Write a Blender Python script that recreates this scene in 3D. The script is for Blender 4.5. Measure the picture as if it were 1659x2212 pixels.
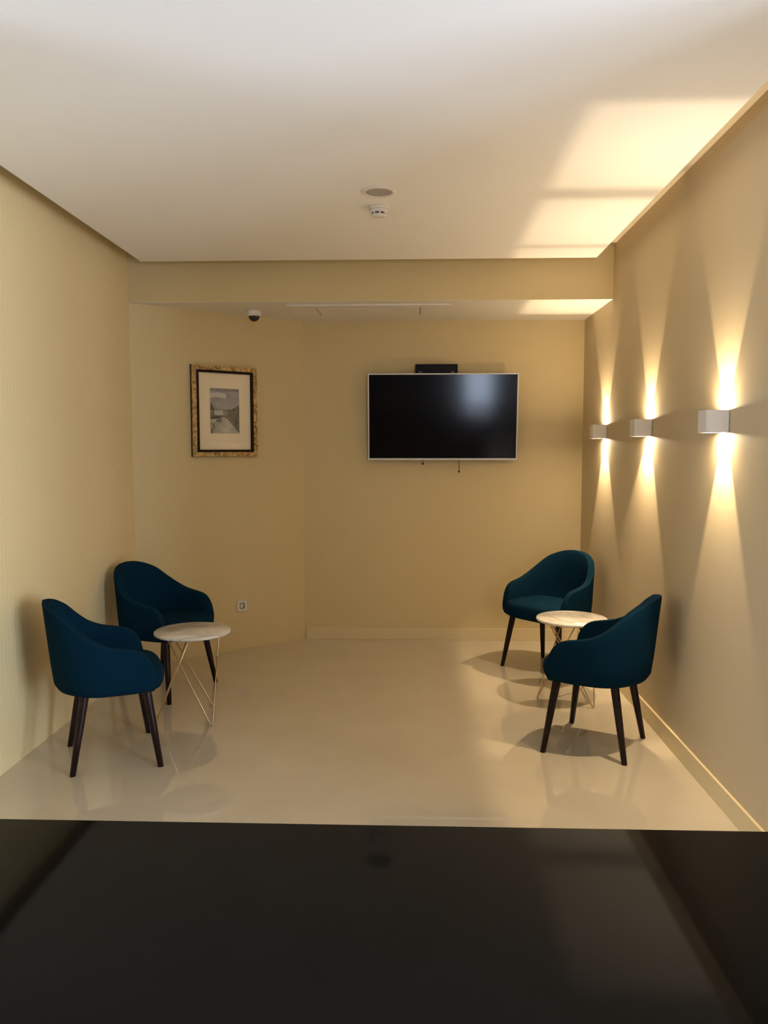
import bpy, bmesh, math, random
from mathutils import Vector, Matrix, noise
random.seed(7)
S = bpy.context.scene
C = S.collection
for o in list(bpy.data.objects):
    bpy.data.objects.remove(o)

# ------------------------------------------------------------------ camera
F_PX, PITCH, YAW, ROLL, CAM_Z = 1702.07, -0.0809, 0.0359, -0.0005, 1.55
cd = bpy.data.cameras.new('camera'); cam = bpy.data.objects.new('camera', cd); C.objects.link(cam)
cd.sensor_fit = 'VERTICAL'; cd.sensor_height = 36.0; cd.lens = F_PX / 2212 * 36.0
cd.clip_start = 0.02
fw = Vector((-math.sin(YAW) * math.cos(PITCH), math.cos(YAW) * math.cos(PITCH), math.sin(PITCH)))
rt = fw.cross(Vector((0, 0, 1))).normalized(); up = rt.cross(fw)
r2 = rt * math.cos(ROLL) + up * math.sin(ROLL); u2 = -rt * math.sin(ROLL) + up * math.cos(ROLL)
M = Matrix((r2, u2, -fw)).transposed().to_4x4(); M.translation = (0, 0, CAM_Z)
cam.matrix_world = M
S.camera = cam

# ------------------------------------------------------------------ world, exposure
SKY_COL, SKY_STR = (0.66, 0.79, 1.0), 26.0
SCONCE_UP, SCONCE_DN = 32.0, 52.0   # spots of a sconce
GLOW_UP, GLOW_DN = 4.0, 3.8          # soft light from the mouth of a sconce
WARM = (1.0, 0.77, 0.49)
S.cycles.sample_clamp_indirect = 4.0
S.view_settings.view_transform = 'Standard'; S.view_settings.look = 'None'
S.view_settings.exposure = 0.22; S.view_settings.gamma = 1.0; S.view_settings.use_curve_mapping = False
w = bpy.data.worlds.new('daylight'); S.world = w; w.use_nodes = True
bg = w.node_tree.nodes['Background']; bg.inputs[0].default_value = (*SKY_COL, 1); bg.inputs[1].default_value = SKY_STR

# ------------------------------------------------------------------ room measures (metres)
WL, WR, DB, DM = -1.951, 1.3443, 6.307, 5.4406       # left wall, right wall, back wall, soffit face
ZS, ZP, ZSL = 2.5474, 2.792, 2.905                  # soffit, hung panel, slab
PL, PR = -1.817, 1.2028                             # panel edges
XD, DD = -0.8719, 5.4491                             # diagonal wall ends
HB, TB = 0.097, 0.013
YB, LX0, LX1, YL = -4.0, -4.2, 4.2, 2.0              # lobby behind the camera
LEFT_WINS = [(.9, 1.6, .10, 1.60)]  # unseen, added low to light the near lower part of the right wall
FRONT_WINS = [(5.25, 5.88, .60, 2.6)]
RIGHT_WINS = [(2.2, 3.55, .10, 2.70), (3.7, 5.05, .10, 2.70)]  # unseen, placed so daylight reaches the near ceiling and left wall

# ------------------------------------------------------------------ materials
def mat(name, col, rough=0.5, spec=0.5, metal=0.0, sheen=0.0, coat=0.0):
    m = bpy.data.materials.new(name); m.use_nodes = True
    b = m.node_tree.nodes['Principled BSDF']
    b.inputs['Base Color'].default_value = (*col, 1); b.inputs['Roughness'].default_value = rough
    b.inputs['Specular IOR Level'].default_value = spec; b.inputs['Metallic'].default_value = metal
    b.inputs['Sheen Weight'].default_value = sheen; b.inputs['Coat Weight'].default_value = coat
    return m
def nt(m): return m.node_tree.nodes, m.node_tree.links, m.node_tree.nodes['Principled BSDF']
def add_noise_color(m, c1, c2, scale, lo=.35, hi=.65, detail=4, stretch=(1, 1, 1), rough=.55, dist=0.0):
    N, L, b = nt(m)
    tc = N.new('ShaderNodeTexCoord'); mp = N.new('ShaderNodeMapping'); mp.inputs['Scale'].default_value = stretch
    n = N.new('ShaderNodeTexNoise'); n.inputs['Scale'].default_value = scale; n.inputs['Detail'].default_value = detail
    n.inputs['Roughness'].default_value = rough; n.inputs['Distortion'].default_value = dist
    r = N.new('ShaderNodeValToRGB'); r.color_ramp.elements[0].position = lo; r.color_ramp.elements[1].position = hi
    r.color_ramp.elements[0].color = (*c1, 1); r.color_ramp.elements[1].color = (*c2, 1)
    L.new(tc.outputs['Object'], mp.inputs[0]); L.new(mp.outputs[0], n.inputs['Vector']); L.new(n.outputs[0], r.inputs[0])
    L.new(r.outputs[0], b.inputs['Base Color'])
    return tc, mp, n, r
def add_bump(m, scale, strength, dist=0.001, detail=3, stretch=(1, 1, 1)):
    N, L, b = nt(m)
    tc = N.new('ShaderNodeTexCoord'); mp = N.new('ShaderNodeMapping'); mp.inputs['Scale'].default_value = stretch
    n = N.new('ShaderNodeTexNoise'); n.inputs['Scale'].default_value = scale; n.inputs['Detail'].default_value = detail
    bp = N.new('ShaderNodeBump'); bp.inputs['Strength'].default_value = strength; bp.inputs['Distance'].default_value = dist
    L.new(tc.outputs['Object'], mp.inputs[0]); L.new(mp.outputs[0], n.inputs['Vector'])
    L.new(n.outputs[0], bp.inputs['Height']); L.new(bp.outputs[0], b.inputs['Normal'])

WALLC = (0.65, 0.515, 0.272)
M_wall = mat('wall_paint', WALLC, 0.62, 0.3); add_bump(M_wall, 260, .12, .0006)
M_wallr = mat('right_wall_beige', (0.57, 0.465, 0.30), 0.62, 0.3); add_bump(M_wallr, 260, .12, .0006)  # beige set less saturated than the other walls
# ribbed wallpaper on the left wall: fine wavy vertical ribs
M_paper = mat('ribbed_wallpaper', (0.76, 0.605, 0.315), 0.45, 0.4)
N, L, b = nt(M_paper)
tc = N.new('ShaderNodeTexCoord'); sp = N.new('ShaderNodeSeparateXYZ'); L.new(tc.outputs['Object'], sp.inputs[0])
def mth(op, a, bb=None):
    n = N.new('ShaderNodeMath'); n.operation = op
    for i, v in enumerate((a, bb)):
        if v is None: continue
        if isinstance(v, (int, float)): n.inputs[i].default_value = v
        else: L.new(v, n.inputs[i])
    return n.outputs[0]
wob = mth('MULTIPLY', mth('SINE', mth('MULTIPLY', sp.outputs['Z'], 2 * math.pi / .16)), .45)
rib = mth('SINE', mth('ADD', mth('MULTIPLY', sp.outputs['Y'], 2 * math.pi / .034), wob))
bp = N.new('ShaderNodeBump'); bp.inputs['Strength'].default_value = .16; bp.inputs['Distance'].default_value = .0012
L.new(rib, bp.inputs['Height']); L.new(bp.outputs[0], b.inputs['Normal'])

M_ceil = mat('ceiling_paint', (0.93, 0.90, 0.875), 0.7, 0.2); add_bump(M_ceil, 180, .08, .0005)
M_slab = mat('slab_paint', (0.52, 0.45, 0.34), 0.7, 0.2)
M_soff = mat('soffit_white', (0.80, 0.76, 0.68), 0.7, 0.2)
M_base = mat('skirting_paint', (0.70, 0.57, 0.33), 0.4, 0.4)
M_floor = mat('polished_cream_stone', (0.5, 0.42, 0.3), 0.025, 0.5)
add_noise_color(M_floor, (0.55, 0.47, 0.35), (0.59, 0.51, 0.385), 2.2, .3, .7, 5)
M_floor.node_tree.nodes['Principled BSDF'].inputs['IOR'].default_value = 2.15
M_lobby = mat('lobby_wall', (0.60, 0.53, 0.42), 0.6, 0.3)
M_front = mat('dark_panelling', (0.07, 0.05, 0.04), 0.5, 0.3)
M_black = mat('black_counter_laminate', (0.010, 0.010, 0.0095), 0.045, 0.085)
tcn, mpn, nn, rr = add_noise_color(M_black, (0.0010, 0.0011, 0.0012), (0.0045, 0.0047, 0.0050), 420, .35, .65, 3)
M_deskfront = mat('desk_front_wood', (0.10, 0.055, 0.03), 0.4, 0.4)
add_noise_color(M_deskfront, (0.07, 0.037, 0.02), (0.15, 0.085, 0.045), 6, .3, .7, 5, (1, 1, 8))
M_fab = mat('teal_upholstery', (0.002, 0.020, 0.036), 0.95, 0.05)
add_noise_color(M_fab, (0.0011, 0.0132, 0.0275), (0.0021, 0.0198, 0.0385), 900, .35, .65, 2)
add_bump(M_fab, 1400, .25, .0005)
M_pipe = mat('teal_piping', (0.0016, 0.018, 0.033), 0.8, 0.10)
M_leg = mat('dark_walnut_leg', (0.022, 0.011, 0.009), 0.38, 0.20)
add_noise_color(M_leg, (0.008, 0.003, 0.003), (0.022, 0.009, 0.0075), 30, .35, .65, 4, (1, 1, .15))
M_pad = mat('leg_glide', (0.02, 0.02, 0.02), 0.6)
M_marble = mat('white_marble', (0.7, 0.64, 0.55), 0.2, 0.5)
tcm, mpm, nm, rm = add_noise_color(M_marble, (0.48, 0.40, 0.31), (0.76, 0.70, 0.60), 4.5, .33, .56, 8, (1, 1.8, 1), .62, 1.6)
M_brass = mat('brushed_brass', (0.60, 0.46, 0.26), 0.38, 0.5, 1.0)
M_white = mat('white_enamel', (0.80, 0.75, 0.69), 0.4, 0.4)
M_silver = mat('silver_white_bezel', (0.62, 0.60, 0.58), 0.35, 0.5)
M_screen = mat('dark_screen', (0.004, 0.004, 0.005), 0.105, 0.24)
M_blk = mat('black_plastic', (0.006, 0.005, 0.005), 0.45, 0.12)
M_dgrey = mat('dark_grey_plastic', (0.07, 0.07, 0.065), 0.45, 0.4)
M_gold = mat('distressed_gilt', (0.4, 0.27, 0.1), 0.42, 0.5, 0.55)
add_noise_color(M_gold, (0.10, 0.055, 0.02), (0.62, 0.45, 0.20), 42, .36, .62, 5, (1, 1, 1), .7, .8)
add_bump(M_gold, 120, .5, .002)
M_dwood = mat('dark_frame_wood', (0.018, 0.009, 0.005), 0.5, 0.08)
M_mat = mat('cream_mat_board', (0.92, 0.78, 0.54), 0.7, 0.2)
M_grey = mat('speaker_mesh', (0.42, 0.38, 0.36), 0.6, 0.3)
M_dome = mat('smoked_dome', (0.008, 0.006, 0.005), 0.08, 0.5)
M_socket = mat('socket_plastic', (0.70, 0.66, 0.58), 0.35, 0.4)
M_hole = mat('socket_recess', (0.16, 0.14, 0.11), 0.6, 0.3)
M_alu = mat('window_aluminium', (0.25, 0.25, 0.26), 0.4, 0.5, .6)
def emis(name, col, st):
    m = bpy.data.materials.new(name); m.use_nodes = True; N = m.node_tree.nodes; N.clear()
    e = N.new('ShaderNodeEmission'); e.inputs[0].default_value = (*col, 1); e.inputs[1].default_value = st
    o = N.new('ShaderNodeOutputMaterial'); m.node_tree.links.new(e.outputs[0], o.inputs[0]); return m
def thin_glass(name, refl):
    m = bpy.data.materials.new(name); m.use_nodes = True; N = m.node_tree.nodes; N.clear(); L = m.node_tree.links
    t = N.new('ShaderNodeBsdfTransparent'); g = N.new('ShaderNodeBsdfGlossy'); g.inputs['Roughness'].default_value = .03
    mx = N.new('ShaderNodeMixShader'); mx.inputs[0].default_value = refl; o = N.new('ShaderNodeOutputMaterial')
    L.new(t.outputs[0], mx.inputs[1]); L.new(g.outputs[0], mx.inputs[2]); L.new(mx.outputs[0], o.inputs[0]); return m
M_glass = thin_glass('clear_glass', .07)
M_pane = thin_glass('picture_glass', .022)

# ------------------------------------------------------------------ mesh helpers
def add_box(bm, x0, x1, y0, y1, z0, z1, bev=0.0, seg=2):
    t = bmesh.new(); bmesh.ops.create_cube(t, size=1)
    for v in t.verts: v.co = Vector(((x0 + x1) / 2 + v.co.x * (x1 - x0), (y0 + y1) / 2 + v.co.y * (y1 - y0), (z0 + z1) / 2 + v.co.z * (z1 - z0)))
    if bev: bmesh.ops.bevel(t, geom=list(t.edges), offset=bev, segments=seg, profile=.5, affect='EDGES')
    merge(bm, t)
def merge(bm, t, mx=None):
    mp = {}
    for v in t.verts: mp[v] = bm.verts.new(mx @ v.co if mx else v.co)
    for f in t.faces:
        try: nf = bm.faces.new([mp[v] for v in f.verts]); nf.smooth = f.smooth
        except ValueError: pass
    t.free()
def add_tube(bm, pts, r, seg=10, cap=True):
    pts = [Vector(p) for p in pts]; n = len(pts); rs = r if isinstance(r, (list, tuple)) else [r] * n
    rings = []; ref = Vector((0.31, 0.17, 0.93)).normalized()
    for i, p in enumerate(pts):
        d = (pts[min(i + 1, n - 1)] - pts[max(i - 1, 0)]).normalized()
        a = d.cross(ref)
        if a.length < .1: a = d.cross(Vector((1, 0, 0)))
        a.normalize(); c = d.cross(a)
        rings.append([bm.verts.new(p + (a * math.cos(2 * math.pi * k / seg) + c * math.sin(2 * math.pi * k / seg)) * rs[i]) for k in range(seg)])
    for i in range(n - 1):
        for k in range(seg):
            f = bm.faces.new((rings[i][k], rings[i][(k + 1) % seg], rings[i + 1][(k + 1) % seg], rings[i + 1][k])); f.smooth = True
    if cap:
        bm.faces.new(rings[0][::-1]); bm.faces.new(rings[-1])
def add_lathe(bm, prof, seg=32, cen=(0, 0, 0), flip=1):
    cx, cy, cz = cen; rings = []
    for (r, z) in prof:
        if r < 1e-6: rings.append([bm.verts.new((cx, cy, cz + z * flip))])
        else: rings.append([bm.verts.new((cx + r * math.cos(2 * math.pi * k / seg), cy + r * math.sin(2 * math.pi * k / seg), cz + z * flip)) for k in range(seg)])
    for a, b2 in zip(rings, rings[1:]):
        for k in range(seg):
            va = a[k % len(a)], a[(k + 1) % len(a)]; vb = b2[k % len(b2)], b2[(k + 1) % len(b2)]
            vs = []
            for v in (va[0], va[1], vb[1], vb[0]):
                if v not in vs: vs.append(v)
            if len(vs) > 2:
                f = bm.faces.new(vs); f.smooth = True
def obj(name, bm, m, parent=None, loc=None):
    bmesh.ops.recalc_face_normals(bm, faces=bm.faces)
    me = bpy.data.meshes.new(name); bm.to_mesh(me); bm.free(); me.materials.append(m)
    o = bpy.data.objects.new(name, me); C.objects.link(o)
    if parent: o.parent = parent
    if loc: o.location = loc
    return o
def box(name, x0, x1, y0, y1, z0, z1, m, parent=None, bev=0.0):
    bm = bmesh.new(); add_box(bm, x0, x1, y0, y1, z0, z1, bev); return obj(name, bm, m, parent)
def tube(name, pts, r, m, parent=None, seg=10):
    bm = bmesh.new(); add_tube(bm, pts, r, seg); return obj(name, bm, m, parent)
def lathe(name, prof, m, parent=None, seg=32, cen=(0, 0, 0), flip=1):
    bm = bmesh.new(); add_lathe(bm, prof, seg, cen, flip); return obj(name, bm, m, parent)
def tag(o, label, cat, group=None):
    o['label'] = label; o['category'] = cat
    if group: o['group'] = group
    return o
def struct(o, label, cat):
    o['kind'] = 'structure'; o['label'] = label; o['category'] = cat; return o
def thing(name, label, cat, loc=(0, 0, 0), rz=0.0, group=None):
    o = bpy.data.objects.new(name, None); C.objects.link(o); o.empty_display_size = .1
    o.location = loc; o.rotation_euler = (0, 0, rz); return tag(o, label, cat, group)
def copy_tree(o, parent=None):
    c = o.copy(); C.objects.link(c); c.parent = parent
    for ch in list(o.children): copy_tree(ch, c)
    return c

# ------------------------------------------------------------------ the setting
T = .12
struct(box('floor', LX0 - T, LX1 + T, YB - T, DB + T, -.1, 0, M_floor), 'glossy cream polished stone floor of the lounge', 'floor')
struct(box('wall_left', WL - T, WL, YL, DD + .1, 0, ZSL, M_paper), 'long left wall in yellow-beige ribbed wallpaper', 'wall')
bm = bmesh.new()                                     # diagonal wall as a thick slab
dv = Vector((XD - WL, DB - DD, 0)).normalized(); dn = Vector((-dv.y, dv.x, 0))
a0 = Vector((WL, DD, 0)); a1 = Vector((XD, DB, 0))
q = [a0, a1, a1 + dn * T, a0 + dn * T]
lo = [bm.verts.new(p) for p in q]; hi = [bm.verts.new(p + Vector((0, 0, ZS))) for p in q]
bm.faces.new(lo[::-1]); bm.faces.new(hi)
for i in range(4): bm.faces.new((lo[i], lo[(i + 1) % 4], hi[(i + 1) % 4], hi[i]))
struct(obj('wall_diagonal', bm, M_wall), 'angled beige wall carrying the framed picture', 'wall')
struct(box('wall_back', XD - .1, WR + T, DB, DB + T, 0, ZSL, M_wall), 'beige end wall behind the television', 'wall')
struct(box('wall_right', WR, WR + T, YL, DB, 0, ZSL, M_wallr), 'beige right wall washed by three up-down lamps', 'wall')
sof = bpy.data.objects.new('ceiling_soffit', None); C.objects.link(sof)
struct(sof, 'dropped beige soffit across the far end with white underside', 'ceiling')
box('beam_face', WL, WR, DM, DM + .05, ZS, ZSL, M_wall, sof)
box('underside', WL, WR, DM + .05, DB, ZS, ZS + .05, M_soff, sof)
box('underside_lip', WL, WR, DM + .0005, DM + .05, ZS - .0012, ZS, M_soff, sof)
struct(box('ceiling', LX0 - T, LX1 + T, YB - T, DM, ZSL, ZSL + .1, M_slab), 'upper ceiling slab glowing in the gap beside the hung panel', 'ceiling')
struct(box('ceiling_panel', PL, PR, 0.6, DM - .12, ZP, ZSL - .02, M_ceil, None, .002), 'large white ceiling panel hung below the slab', 'ceiling')
struct(box('baseboard_right', WR - TB, WR, YL, DB, 0, HB, M_base, None, .0015), 'cream baseboard along the right wall', 'baseboard')
struct(box('baseboard_back', XD + .012, WR - TB, DB - TB, DB, 0, HB, M_base, None, .0015), 'cream baseboard along the end wall', 'baseboard')
# lobby shell behind the camera, unseen; side windows placed and sized for their daylight
struct(box('wall_return_left', LX0, WL - T, YL, YL + T, 0, ZSL, M_lobby), 'lobby return wall left of the lounge opening', 'wall')
struct(box('wall_return_right', WR + T, LX1, YL, YL + T, 0, ZSL, M_lobby), 'lobby return wall right of the lounge opening', 'wall')
WZ0, WZ1 = .10, 2.70
def window_wall(name, label, org, ang, length, holes, m=None):
    """wall running along local +X from org, thickness outwards (local -Y), with window holes (a, b, z0, z1)"""
    bm = bmesh.new(); x = 0
    for (a, bq, z0, z1) in holes:
        if a > x: add_box(bm, x, a, -T, 0, 0, ZSL)
        add_box(bm, a, bq, -T, 0, 0, z0); add_box(bm, a, bq, -T, 0, z1, ZSL); x = bq
    if x < length: add_box(bm, x, length, -T, 0, 0, ZSL)
    o = obj(name, bm, m or M_lobby); o.location = (*org, 0); o.rotation_euler = (0, 0, ang); struct(o, label, 'wall')
    for (a, bq, z0, z1) in holes:
        WN[0] += 1
        wn = bpy.data.objects.new('window_%d' % WN[0], None); C.objects.link(wn)
        cx = (a + bq) / 2; wn.location = (org[0] + math.cos(ang) * cx, org[1] + math.sin(ang) * cx, z0); wn.rotation_euler = (0, 0, ang)
        struct(wn, 'unseen daylight window in the %s, number %d of the lobby windows' % (label, WN[0]), 'window')
        hw = (bq - a) / 2; hh = z1 - z0
        bm = bmesh.new()
        add_box(bm, -hw, -hw + .05, -.09, -.03, 0, hh); add_box(bm, hw - .05, hw, -.09, -.03, 0, hh)
        add_box(bm, -hw + .05, hw - .05, -.09, -.03, 0, .05); add_box(bm, -hw + .05, hw - .05, -.09, -.03, hh - .05, hh)
        obj('frame', bm, M_alu, wn)
        box('pane', -hw + .05, hw - .05, -.065, -.060, .05, hh - .05, M_glass, wn)
        ld = bpy.data.lights.new('window_portal', 'AREA'); ld.shape = 'RECTANGLE'; ld.size = 2 * hw; ld.size_y = hh
        lo_ = bpy.data.objects.new('window_portal', ld); C.objects.link(lo_); lo_.parent = wn
        lo_.location = (0, -.1, hh / 2); lo_.rotation_euler = (math.radians(90), 0, 0)
        ld.cycles.is_portal = True
WN = [0]
LEN = YL - YB
window_wall('wall_lobby_left', 'left side wall of the lobby', (LX0, YL), -math.pi / 2, LEN, LEFT_WINS)
window_wall('wall_front', 'lobby front wall facing the street', (LX0, YB), 0, LX1 - LX0, FRONT_WINS, M_front)
window_wall('wall_lobby_right', 'right side wall of the lobby', (LX1, YB), math.pi / 2, LEN, RIGHT_WINS)
# ------------------------------------------------------------------ reception desk in the foreground
dk = thing('reception_desk', 'black reception counter top filling the foreground', 'desk', (0, .55, 0))
box('desk_top', -1.75, 1.15, -.36, .3605, 1.06, 1.10, M_black, dk, .0015)
box('front_panel', -1.70, 1.10, .27, .30, 0.08, 1.06, M_deskfront, dk)
box('plinth', -1.68, 1.08, .23, .27, 0, .08, M_blk, dk)
for xx in (-1.70, 1.07): box('side_panel', xx, xx + .03, -.30, .27, 0, 1.06, M_deskfront, dk)
# sideboard at the far end of the lobby (unseen, added for a brown band reflected on the screen)
sb = thing('sideboard', 'unseen low wooden sideboard by the lobby window wall, added for the screen reflection', 'sideboard', (-.1, YB + .3, 0))
box('body', -1.1, 1.0, -.22, .2, .1, .95, M_deskfront, sb); box('top', -1.12, 1.02, -.24, .22, .95, .98, M_deskfront, sb, .002)
for xx in (-1.02, .90):
    for yy in (-.16, .12): box('foot', xx, xx + .05, yy, yy + .05, 0, .1, M_blk, sb)
for k in range(3): box('door', -1.09 + k * .697, -.403 + k * .697, .2, .218, .12, .93, M_deskfront, sb, .002)

# ------------------------------------------------------------------ wall lamps
def sconce(y, label, up_t, dn_t):
    z = 1.663; off = .007; half = .048; xc = -(off + half - .004)
    t = thing('wall_lamp', label, 'lamp', (WR, y, z), 0, 'cube wall lamps on the right wall')
    box('backplate', -off, 0, -.036, .036, -.036, .036, M_white, t)
    th = .003
    bm = bmesh.new()
    add_box(bm, xc - half, xc - half + th, -half, half, -half, half); add_box(bm, xc + half - th, xc + half, -half, half, -half, half)
    add_box(bm, xc - half + th, xc + half - th, -half, -half + th, -half, half); add_box(bm, xc - half + th, xc + half - th, half - th, half, -half, half)
    obj('housing', bm, M_white, t)
    lx = xc - .012
    for sg, (tn, tf) in ((1, up_t), (-1, dn_t)):
        zz = (half - .004) * sg; zd = abs(zz)
        z0, z1 = sorted((zz, zz - .0015 * sg))
        xo = lx - .56 * zd
        box('flap', xo, xc + half - th, -half + th, -tn * zd, z0, z1, M_white, t)
        box('flap', xo, xc + half - th, tf * zd, half - th, z0, z1, M_white, t)
        box('front_flap', xc - half + th, xo, -half + th, half - th, z0, z1, M_white, t)
        ld = bpy.data.lights.new('lamp_spot', 'SPOT'); ld.energy = SCONCE_UP if sg > 0 else SCONCE_DN; ld.color = WARM; ld.shadow_soft_size = .0020
        ld.spot_size = math.radians(118); ld.spot_blend = 1.0
        o = bpy.data.objects.new('lamp_spot', ld); C.objects.link(o); o.parent = t; o.location = (lx, 0, .0)
        o.rotation_euler = (math.pi if sg > 0 else 0, 0, 0)
        gd = bpy.data.lights.new('lamp_glow', 'AREA'); gd.shape = 'RECTANGLE'; gd.size = .06; gd.size_y = .05; gd.energy = GLOW_UP if sg > 0 else GLOW_DN; gd.color = WARM
        g = bpy.data.objects.new('lamp_glow', gd); C.objects.link(g); g.parent = t; g.location = (xc + .018, 0, zz + .001 * sg)
        g.rotation_euler = (math.pi if sg > 0 else 0, 0, 0)
    return t
sconce(3.458, 'white cube wall lamp nearest the camera, casting light up and down', (.43, .42), (.40, .40))
sconce(4.540, 'white cube wall lamp in the middle of the row of three', (.40, .40), (.40, .84))
sconce(5.566, 'white cube wall lamp farthest from the camera, below the soffit', (.46, .52), (.50, .50))

# ------------------------------------------------------------------ armchairs
def smooth_interp(xs, ys, x):
    if x <= xs[0]: return ys[0]
    for i in range(len(xs) - 1):
        if x <= xs[i + 1]:
            h_ = xs[i + 1] - xs[i]; t = (x - xs[i]) / h_
            def m_(j):
                if j <= 0: return (ys[1] - ys[0]) / (xs[1] - xs[0])
                if j >= len(xs) - 1: return (ys[-1] - ys[-2]) / (xs[-1] - xs[-2])
                return (ys[j + 1] - ys[j - 1]) / (xs[j + 1] - xs[j - 1])
            t2, t3 = t * t, t * t * t
            return (2 * t3 - 3 * t2 + 1) * ys[i] + (t3 - 2 * t2 + t) * h_ * m_(i) + (-2 * t3 + 3 * t2) * ys[i + 1] + (t3 - t2) * h_ * m_(i + 1)
    return ys[-1]
HX, YC, BY, YF = .282, -.02, .243, .188
def half_path(n):
    pts = []; e = 2 / 2.12
    for i in range(201):
        th = math.pi / 2 * i / 200
        pts.append((HX * math.sin(th) ** e, YC - BY * math.cos(th) ** e))
    for i in range(1, 81):
        t = i / 80; pts.append((HX - .012 * t * t, YC + (YF - YC) * t))
    d = [0]
    for p, q_ in zip(pts, pts[1:]): d.append(d[-1] + math.hypot(q_[0] - p[0], q_[1] - p[1]))
    out = []; j = 0
    for i in range(n + 1):
        s = d[-1] * i / n
        while j < len(d) - 2 and d[j + 1] < s: j += 1
        t = (s - d[j]) / max(d[j + 1] - d[j], 1e-9)
        out.append((pts[j][0] + t * (pts[j + 1][0] - pts[j][0]), pts[j][1] + t * (pts[j + 1][1] - pts[j][1]), i / n))
    return out
RIM_S = [0, .105, .215, .325, .435, .545, .655, .76, .85, .905, .945, .975, .99, 1.0]
RIM_Z = [.816, .810, .790, .756, .700, .652, .621, .606, .595, .580, .556, .522, .494, .462]
ZB = .368
def shell_sections():
    hp = half_path(44)
    full = [(-x, y, s) for (x, y, s) in hp[:0:-1]] + hp
    n = len(full); secs = []; rim_o = []; rim_i = []
    for i, (x, y, s) in enumerate(full):
        a = full[max(i - 1, 0)]; c = full[min(i + 1, n - 1)]
        tx, ty = c[0] - a[0], c[1] - a[1]; ln = math.hypot(tx, ty); nx, ny = ty / ln, -tx / ln
        zt = smooth_interp(RIM_S, RIM_Z, s)
        back = max(0.0, -ny); lean = .012 + .088 * back * back
        def P(ins, z): 
            o = (z - .38) * lean - ins
            return Vector((x + nx * o, y + ny * o, z))
        T1 = .052 - .010 * s
        zo = min(.43, ZB + (zt - ZB) * .6)
        prof = [P(.085, ZB), P(.045, ZB + .003), P(.016, ZB + .016), P(.003, ZB + .04)]
        for f in (.2, .4, .6, .8): prof.append(P(0, zo + (zt - .012 - zo) * f))
        prof += [P(.0, zt - .016), P(.0025, zt - .0085), P(.008, zt - .003), P(.016, zt), P(T1 - .018, zt), P(T1 - .010, zt - .003), P(T1 - .004, zt - .009), P(T1 - .001, zt - .016)]
        zi = min(.44, zt - .02)
        for f in (.25, .5, .75, 1): prof.append(P(T1 + .012 * f, (zt - .012) + (zi - zt + .012) * f))
        prof.append(P(.09, ZB + .02))
        secs.append(prof); rim_o.append(P(.005, zt - .0055)); rim_i.append(P(T1 - .008, zt - .0045))
    return secs, rim_o, rim_i
def build_chair(label, loc, rz):
    t = thing('armchair', label, 'armchair', loc, rz, 'teal tub armchairs around the two small tables')
    secs, ro, ri = shell_sections()
    bm = bmesh.new(); V = [[bm.verts.new(p) for p in s] for s in secs]; m = len(V[0])
    for a, c in zip(V, V[1:]):
        for j in range(m):
            f = bm.faces.new((a[j], a[(j + 1) % m], c[(j + 1) % m], c[j])); f.smooth = True
    bm.faces.new(V[0]); bm.faces.new(V[-1][::-1])
    sh = obj('shell', bm, M_fab, t); sh['label'] = 'teal fabric tub back and arms'
    tube('piping', ro, .0032, M_pipe, sh, 6); tube('piping', ri, .0032, M_pipe, sh, 6)
    # seat cushion: rounded outline lofted through levels
    bm = bmesh.new(); n = 56; rings = []
    def outline(k, ins):
        th = 2 * math.pi * k / n; ex = 2 / 3.6
        cx, sx = math.cos(th), math.sin(th)
        X = (.266 - ins) * math.copysign(abs(cx) ** ex, cx); 
        Y = .024 + (.228 - ins) * math.copysign(abs(sx) ** ex, sx)
        if Y < 0.0: X *= 1 - .25 * min(1, (-Y / .21)) ** 2
        return X, Y
    lev = [(.10, ZB - .002), (.04, ZB - .001), (.016, ZB + .008), (.005, ZB + .028), (0, ZB + .055), (.001, ZB + .075), (.006, ZB + .092), (.018, ZB + .104), (.05, ZB + .112), (.12, ZB + .117)]
    for ins, z in lev: rings.append([bm.verts.new((*outline(k, ins), z)) for k in range(n)])
    for a, c in zip(rings, rings[1:]):
        for k in range(n): f = bm.faces.new((a[k], a[(k + 1) % n], c[(k + 1) % n], c[k])); f.smooth = True
    bm.faces.new(rings[0][::-1]); f = bm.faces.new(rings[-1]); f.smooth = True
    se = obj('seat', bm, M_fab, t); se['label'] = 'padded teal seat cushion'
    for (x0, y0, x1, y1) in ((.195, .150, .250, .205), (-.195, .150, -.250, .205), (.165, -.125, .207, -.195), (-.165, -.125, -.207, -.195)):
        bm = bmesh.new(); top = Vector((x0, y0, ZB + .03)); bot = Vector((x1, y1, 0.0012))
        add_tube(bm, [top, top.lerp(bot, .1), top.lerp(bot, .5), bot], [.0215, .0212, .0185, .0140], 18)
        for v in bm.verts:
            if v.co.z < .012: v.co.z = .0012
        lg = obj('leg', bm, M_leg, t); lg['label'] = 'tapered dark wooden leg'
    return t
def heading(dx, dy): return math.atan2(-dx, dy)      # local +Y turned to (dx, dy)
chairs = [
    ('teal tub armchair nearest the camera on the left, seen from behind', (-1.517, 3.836), (0.9050, 0.4255)),
    ('teal tub armchair in the far left corner, behind the marble table', (-1.581, 4.926), (0.9436, -0.3311)),
    ('teal tub armchair in the far right corner below the television', (0.965, 5.499), (-0.7447, -0.6674)),
    ('teal tub armchair nearest the camera on the right, beside the baseboard', (0.969, 4.069), (-0.8827, 0.4700)),
]
proto = None
for lab, (x, y), (dx, dy) in chairs:
    if proto is None: proto = c = build_chair(lab, (x, y, 0), heading(dx, dy))
    else:
        c = copy_tree(proto); c['label'] = lab
    c.location = (x, y, 0); c.rotation_euler = (0, 0, heading(dx, dy))

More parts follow.
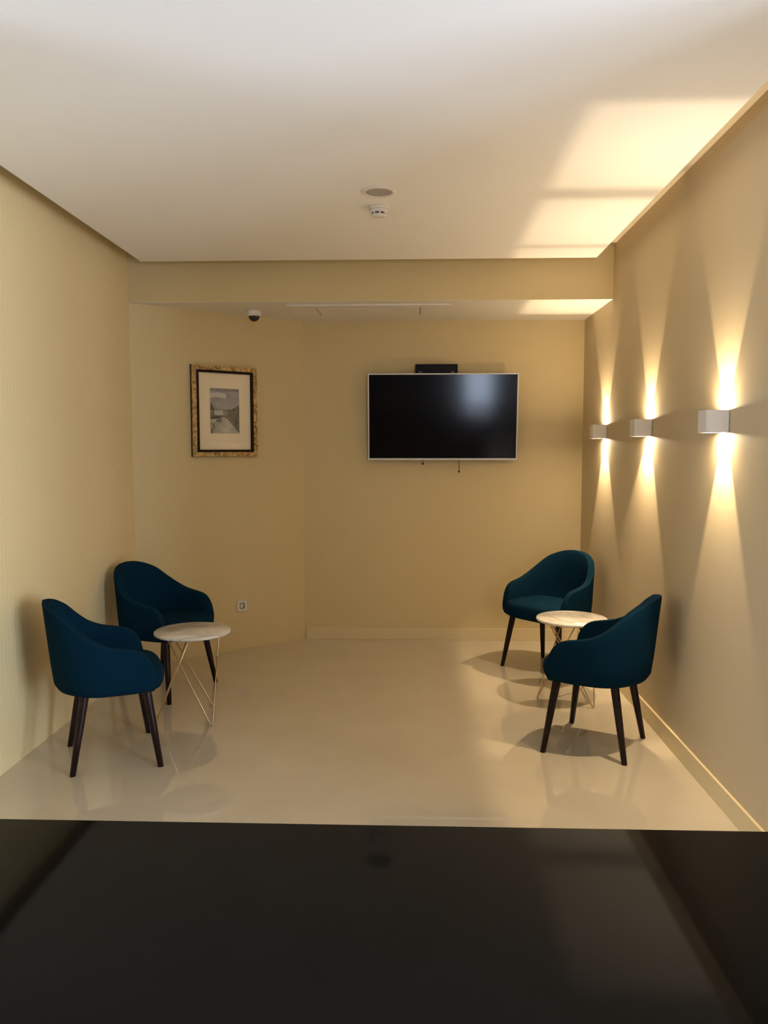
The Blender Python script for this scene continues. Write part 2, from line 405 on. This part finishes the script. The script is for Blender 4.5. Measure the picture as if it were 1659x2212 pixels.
# ------------------------------------------------------------------ side tables
def table(label, loc, ang, zt=.51, r=.216, spin=0.0):
    t = thing('side_table', label, 'table', (*loc, 0), 0, 'round marble side tables')
    lathe('table_top', [(0, zt - .016), (r - .004, zt - .016), (r - .001, zt - .013), (r, zt - .008), (r - .001, zt - .003), (r - .004, zt), (0, zt)], M_marble, t, 64).rotation_euler = (0, 0, spin)
    for k in range(3):
        a = math.radians(ang + 120 * k); u = Vector((math.cos(a), math.sin(a), 0)); v = Vector((-u.y, u.x, 0))
        foot = u * .203
        pts = []
        ta = v * .165 + u * .012 + Vector((0, 0, zt - .017)); tb_ = -v * .165 + u * .012 + Vector((0, 0, zt - .017))
        fa = foot + v * .006 + Vector((0, 0, .010)); fb = foot - v * .006 + Vector((0, 0, .010)); fz = foot + Vector((0, 0, .0045))
        bm = bmesh.new(); add_tube(bm, [ta, fa, fz, fb, tb_], .0041, 8)
        lg = obj('leg', bm, M_brass, t); lg['label'] = 'bent brass rod leg'
    bm = bmesh.new(); pts = [(.165 * math.cos(2 * math.pi * k / 36), .165 * math.sin(2 * math.pi * k / 36), zt - .020) for k in range(37)]
    add_tube(bm, pts, .0035, 8); obj('ring', bm, M_brass, t)
    return t
table('round marble-topped side table with brass rods between the left armchairs', (-1.258, 4.41), -47, spin=.4)
table('round marble-topped side table with brass rods between the right armchairs', (.982, 4.815), -60, spin=2.2)

# ------------------------------------------------------------------ television and box
tv = thing('television', 'wall-mounted flat television with a white bezel and dark screen', 'television', (.236, DB, 1.455))
TW, TH, TILT = .585, .675, math.radians(5.0)
ry, rz_ = math.cos(TILT), math.sin(TILT)
fr = bpy.data.objects.new('screen_unit', None)
mxt = Matrix.Translation((0, -.075, 0)) @ Matrix.Rotation(TILT, 4, 'X')
def tvbox(name, x0, x1, y0, y1, z0, z1, m, bev=0.0):
    o = box(name, x0, x1, y0, y1, z0, z1, m, None, bev); o.data.transform(mxt); o.parent = tv; return o
tvbox('back_cover', -TW + .01, TW - .01, .012, .030, .01, TH - .01, M_blk, .006)
bm = bmesh.new(); bz = .016
add_box(bm, -TW, TW, -.006, .014, 0, bz, .002); add_box(bm, -TW, TW, -.006, .014, TH - .011, TH, .002)
add_box(bm, -TW, -TW + .011, -.006, .014, bz, TH - .011, .002); add_box(bm, TW - .011, TW, -.006, .014, bz, TH - .011, .002)
bz_ = obj('bezel', bm, M_silver, None); bz_.data.transform(mxt); bz_.parent = tv; bz_['label'] = 'slim white bezel'
sc = tvbox('screen', -TW + .010, TW - .010, -.001, .013, bz - .001, TH - .010, M_screen); sc['label'] = 'dark switched-off screen'
box('wall_bracket', -.25, .25, -.03, 0, .18, .50, M_blk, tv)
box('bracket_arm', -.18, -.14, -.088, -.03, .30, .36, M_blk, tv); box('bracket_arm', .14, .18, -.088, -.03, .30, .36, M_blk, tv)
for xx, zb in ((-.152, -.036), (.135, -.098)):
    pc = tube('pull_cord', [(xx, -.03, .30), (xx, -.03, .05), (xx, -.035, zb + .012)], .0022, M_dwood, tv, 6)
    lathe('cord_knob', [(0, 0), (.007, .001), (.008, .006), (.003, .014), (0, .015)], M_dwood, pc, 12, (xx, -.035, zb))
mb = thing('media_box', 'small black media box on a bracket above the television', 'media box', (.186, DB, 2.104))
box('case', -.165, .165, -.092, -.012, .030, .098, M_blk, mb, .004)
box('shelf', -.150, .150, -.092, 0, .012, .022, M_dgrey, mb, .002)
for xx in (-.125, .125):
    bm = bmesh.new(); add_lathe(bm, [(0, 0), (.016, 0), (.018, .004), (.018, .012), (.010, .014), (0, .014)], 20)
    o = obj('clamp_knob', bm, M_dgrey, mb, (xx, -.080, .028)); o.rotation_euler = (math.radians(90), 0, 0)
box('wall_plate', -.06, .06, -.012, 0, -.03, .06, M_blk, mb)

# ------------------------------------------------------------------ framed picture and socket on the diagonal wall
DANG = math.atan2(dv.y, dv.x)
def on_diag(s, z): p = a0 + dv * s; return (p.x, p.y, z)
pf = thing('framed_picture', 'small grey river landscape in a gilt and dark wood frame', 'picture', on_diag(.694, 1.487), DANG)
PW, PH = .262, .668
def ring(name, w0, h0a, h0b, w1, h1a, h1b, y0, y1, m, par):
    bm = bmesh.new(); vs = []
    for yy in (y0, y1):
        o_ = [bm.verts.new((sx * w0, yy, hz)) for sx, hz in ((-1, h0a), (1, h0a), (1, h0b), (-1, h0b))]
        i_ = [bm.verts.new((sx * w1, yy, hz)) for sx, hz in ((-1, h1a), (1, h1a), (1, h1b), (-1, h1b))]
        vs.append((o_, i_))
    (o0, i0), (o1, i1) = vs
    for k in range(4):
        j = (k + 1) % 4
        bm.faces.new((o0[k], o0[j], i0[j], i0[k])); bm.faces.new((o1[k], i1[k], i1[j], o1[j]))
        bm.faces.new((o0[k], o1[k], o1[j], o0[j])); bm.faces.new((i0[k], i0[j], i1[j], i1[k]))
    return obj(name, bm, m, par)
ring('backing', PW, 0, PH, PW - .003, .003, PH - .003, -.014, -.001, M_dwood, pf)
g = ring('gilt_frame', PW - .002, .002, PH - .002, PW - .036, .036, PH - .036, -.034, -.014, M_gold, pf); g['label'] = 'mottled gilt moulding'
g = ring('dark_frame', PW - .034, .034, PH - .034, PW - .052, .052, PH - .052, -.036, -.012, M_dwood, pf); g['label'] = 'dark inner moulding'
box('mat_board', -PW + .045, PW - .045, -.016, -.012, .045, PH - .045, M_mat, pf)
box('glass_pane', -PW + .046, PW - .046, -.0225, -.0215, .046, PH - .046, M_pane, pf)
# print: a fine grid whose colours are painted per vertex
AX, AZ0, AZ1 = .116, .173, .504
def art(u, v):
    n1 = noise.noise(Vector((u * 4, v * 7, 3))); n2 = noise.noise(Vector((u * 14, v * 18, 9)))
    if v > .52:
        c = Vector((.23, .22, .215)) + Vector((.07, .075, .08)) * (n1 + .3) * 1.0
        if abs(v - (.86 - .10 * abs(u - .22))) < .05 and u < .55: c = Vector((.47, .43, .38))
        if v > .93: c *= .72
        ridge = .54 + .16 * max(0, 1 - u / .14) + .10 * max(0, (u - .72) / .28)
        if v < ridge: c = Vector((.055, .06, .05)) * (1.2 + n2)
    elif v > .36:
        c = Vector((.06, .065, .055)) * (1.3 + n2)
        if .13 < u < .42 and v > .41 and v < .52 - .02 * n2: c = Vector((.34, .35, .33))
        if .42 <= u < .60 and v > .40: c = Vector((.15, .16, .14)) * (1.1 + n1)
        if u < .13: c = Vector((.14, .11, .08)) * (1.2 + n2)
    else:
        left = .30 * (1 - v / .36) * 0 + .12; right = .46 + .52 * (1 - v / .36) ** .7
        c = Vector((.30, .285, .25)) * (1.05 + .5 * n1)
        if u > right: c = Vector((.075, .07, .06)) * (1.3 + n2)
        if u < .16 and v < .25: c = Vector((.20, .17, .12)) * (1.1 + n2)
        if abs(u - .29) < .09 and abs(v - .275) < .025: c = Vector((.09, .08, .075))
        if v > .32 and u < .38: c = Vector((.08, .07, .055))
    return c * 1.35 * (1 + .12 * n2)
GU, GV = 48, 68
me = bpy.data.meshes.new('print'); vs = []; fs = []
for j in range(GV + 1):
    for i in range(GU + 1): vs.append((-AX + 2 * AX * i / GU, -.0175, AZ0 + (AZ1 - AZ0) * j / GV))
for j in range(GV):
    for i in range(GU): a = j * (GU + 1) + i; fs.append((a, a + 1, a + GU + 2, a + GU + 1))
me.from_pydata(vs, [], fs); ca = me.color_attributes.new('paint', 'FLOAT_COLOR', 'POINT')
for j in range(GV + 1):
    for i in range(GU + 1):
        c = art(i / GU, j / GV); ca.data[j * (GU + 1) + i].color = (max(c.x, 0), max(c.y, 0), max(c.z, 0), 1)
M_print = mat('watercolour_print', (.3, .3, .3), .7, .2)
N, L, b = nt(M_print); at = N.new('ShaderNodeAttribute'); at.attribute_name = 'paint'; L.new(at.outputs['Color'], b.inputs['Base Color'])
me.materials.append(M_print)
o = bpy.data.objects.new('print', me); C.objects.link(o); o.parent = pf; o['label'] = 'grey watercolour of a river between dark banks'
md = o.modifiers.new('thickness', 'SOLIDIFY'); md.thickness = .0012; md.offset = 1.0

so = thing('wall_socket', 'square white wall socket low on the angled wall', 'socket', on_diag(.815, .340), DANG)
ring('cover_plate', .0405, -.0405, .0405, .023, -.023, .023, -.010, 0, M_socket, so)
bm = bmesh.new(); add_lathe(bm, [(0, .0005), (.0195, .0005), (.0195, .008), (.025, .009), (.025, 0.0005), (.0195, .0005)], 28)
o = obj('socket_well', bm, M_hole, so); o.rotation_euler = (math.radians(90), 0, 0)
box('well_rim', -.024, .024, -.0015, 0, -.024, .024, M_socket, so)
for xx in (-.0095, .0095):
    o = lathe('pin_hole', [(0, .0012), (.003, .0012), (.003, .0)], M_blk, so, 10, (0, 0, 0)); o.location = (xx, -.0012, 0); o.rotation_euler = (math.radians(90), 0, 0)

# ------------------------------------------------------------------ things on the ceiling
sp_ = thing('ceiling_speaker', 'round flush ceiling speaker with a grey mesh', 'speaker', (-.167, 3.938, ZP))
lathe('rim', [(.064, 0), (.083, 0), (.083, -.003), (.078, -.007), (.066, -.007), (.064, -.003), (.064, 0)], M_white, sp_, 48)
lathe('mesh_grille', [(0, -.0045), (.05, -.0042), (.0645, -.003)], M_grey, sp_, 48)
sd = thing('smoke_detector', 'small white smoke detector hanging beside the ceiling speaker', 'smoke detector', (-.177, 4.183, ZP))
lathe('base', [(0, 0), (.053, 0), (.053, -.010), (.050, -.014), (0, -.014)], M_white, sd, 36)
lathe('body', [(0, -.014), (.047, -.014), (.046, -.026), (.043, -.030), (0, -.030)], M_white, sd, 36)
lathe('vent_gap', [(0, -.030), (.036, -.030), (.035, -.042), (0, -.042)], M_hole, sd, 36)
for k in range(8):
    a = 2 * math.pi * k / 8 + .2; bm = bmesh.new(); add_box(bm, .034, .042, -.0035, .0035, -.042, -.030)
    o = obj('vent_rib', bm, M_white, sd); o.rotation_euler = (0, 0, a)
lathe('cap', [(0, -.042), (.041, -.042), (.040, -.047), (.030, -.051), (0, -.052)], M_white, sd, 36)

dc = thing('dome_camera', 'small dark dome security camera under the white soffit', 'camera', (-1.155, 5.80, ZS))
lathe('base', [(0, 0), (.056, 0), (.056, -.012), (.050, -.036), (.044, -.040), (0, -.040)], M_white, dc, 36)
lathe('dome', [(.040, -.040)] + [(.040 * math.cos(a), -.040 - .038 * math.sin(a)) for a in [math.pi / 2 * k / 8 for k in range(1, 8)]] + [(0, -.078)], M_dome, dc, 36)

ac = thing('air_vent', 'long white air conditioning vent set in the soffit', 'air vent', (-.31, 5.775, ZS))
box('end_panel', -.57, -.372, -.22, .21, -.012, 0, M_white, ac, .002)
box('end_panel', .366, .57, -.22, .21, -.012, 0, M_white, ac, .002)
box('front_strip', -.372, .366, -.22, -.135, -.012, 0, M_white, ac, .002)
box('intake_recess', -.372, .366, -.135, .21, -.003, 0, M_hole, ac)
for k in range(7):
    y0 = -.112 + k * .046
    box('slat', -.366, .360, y0, y0 + .0435, -.0125, -.004, M_white, ac, .0015)
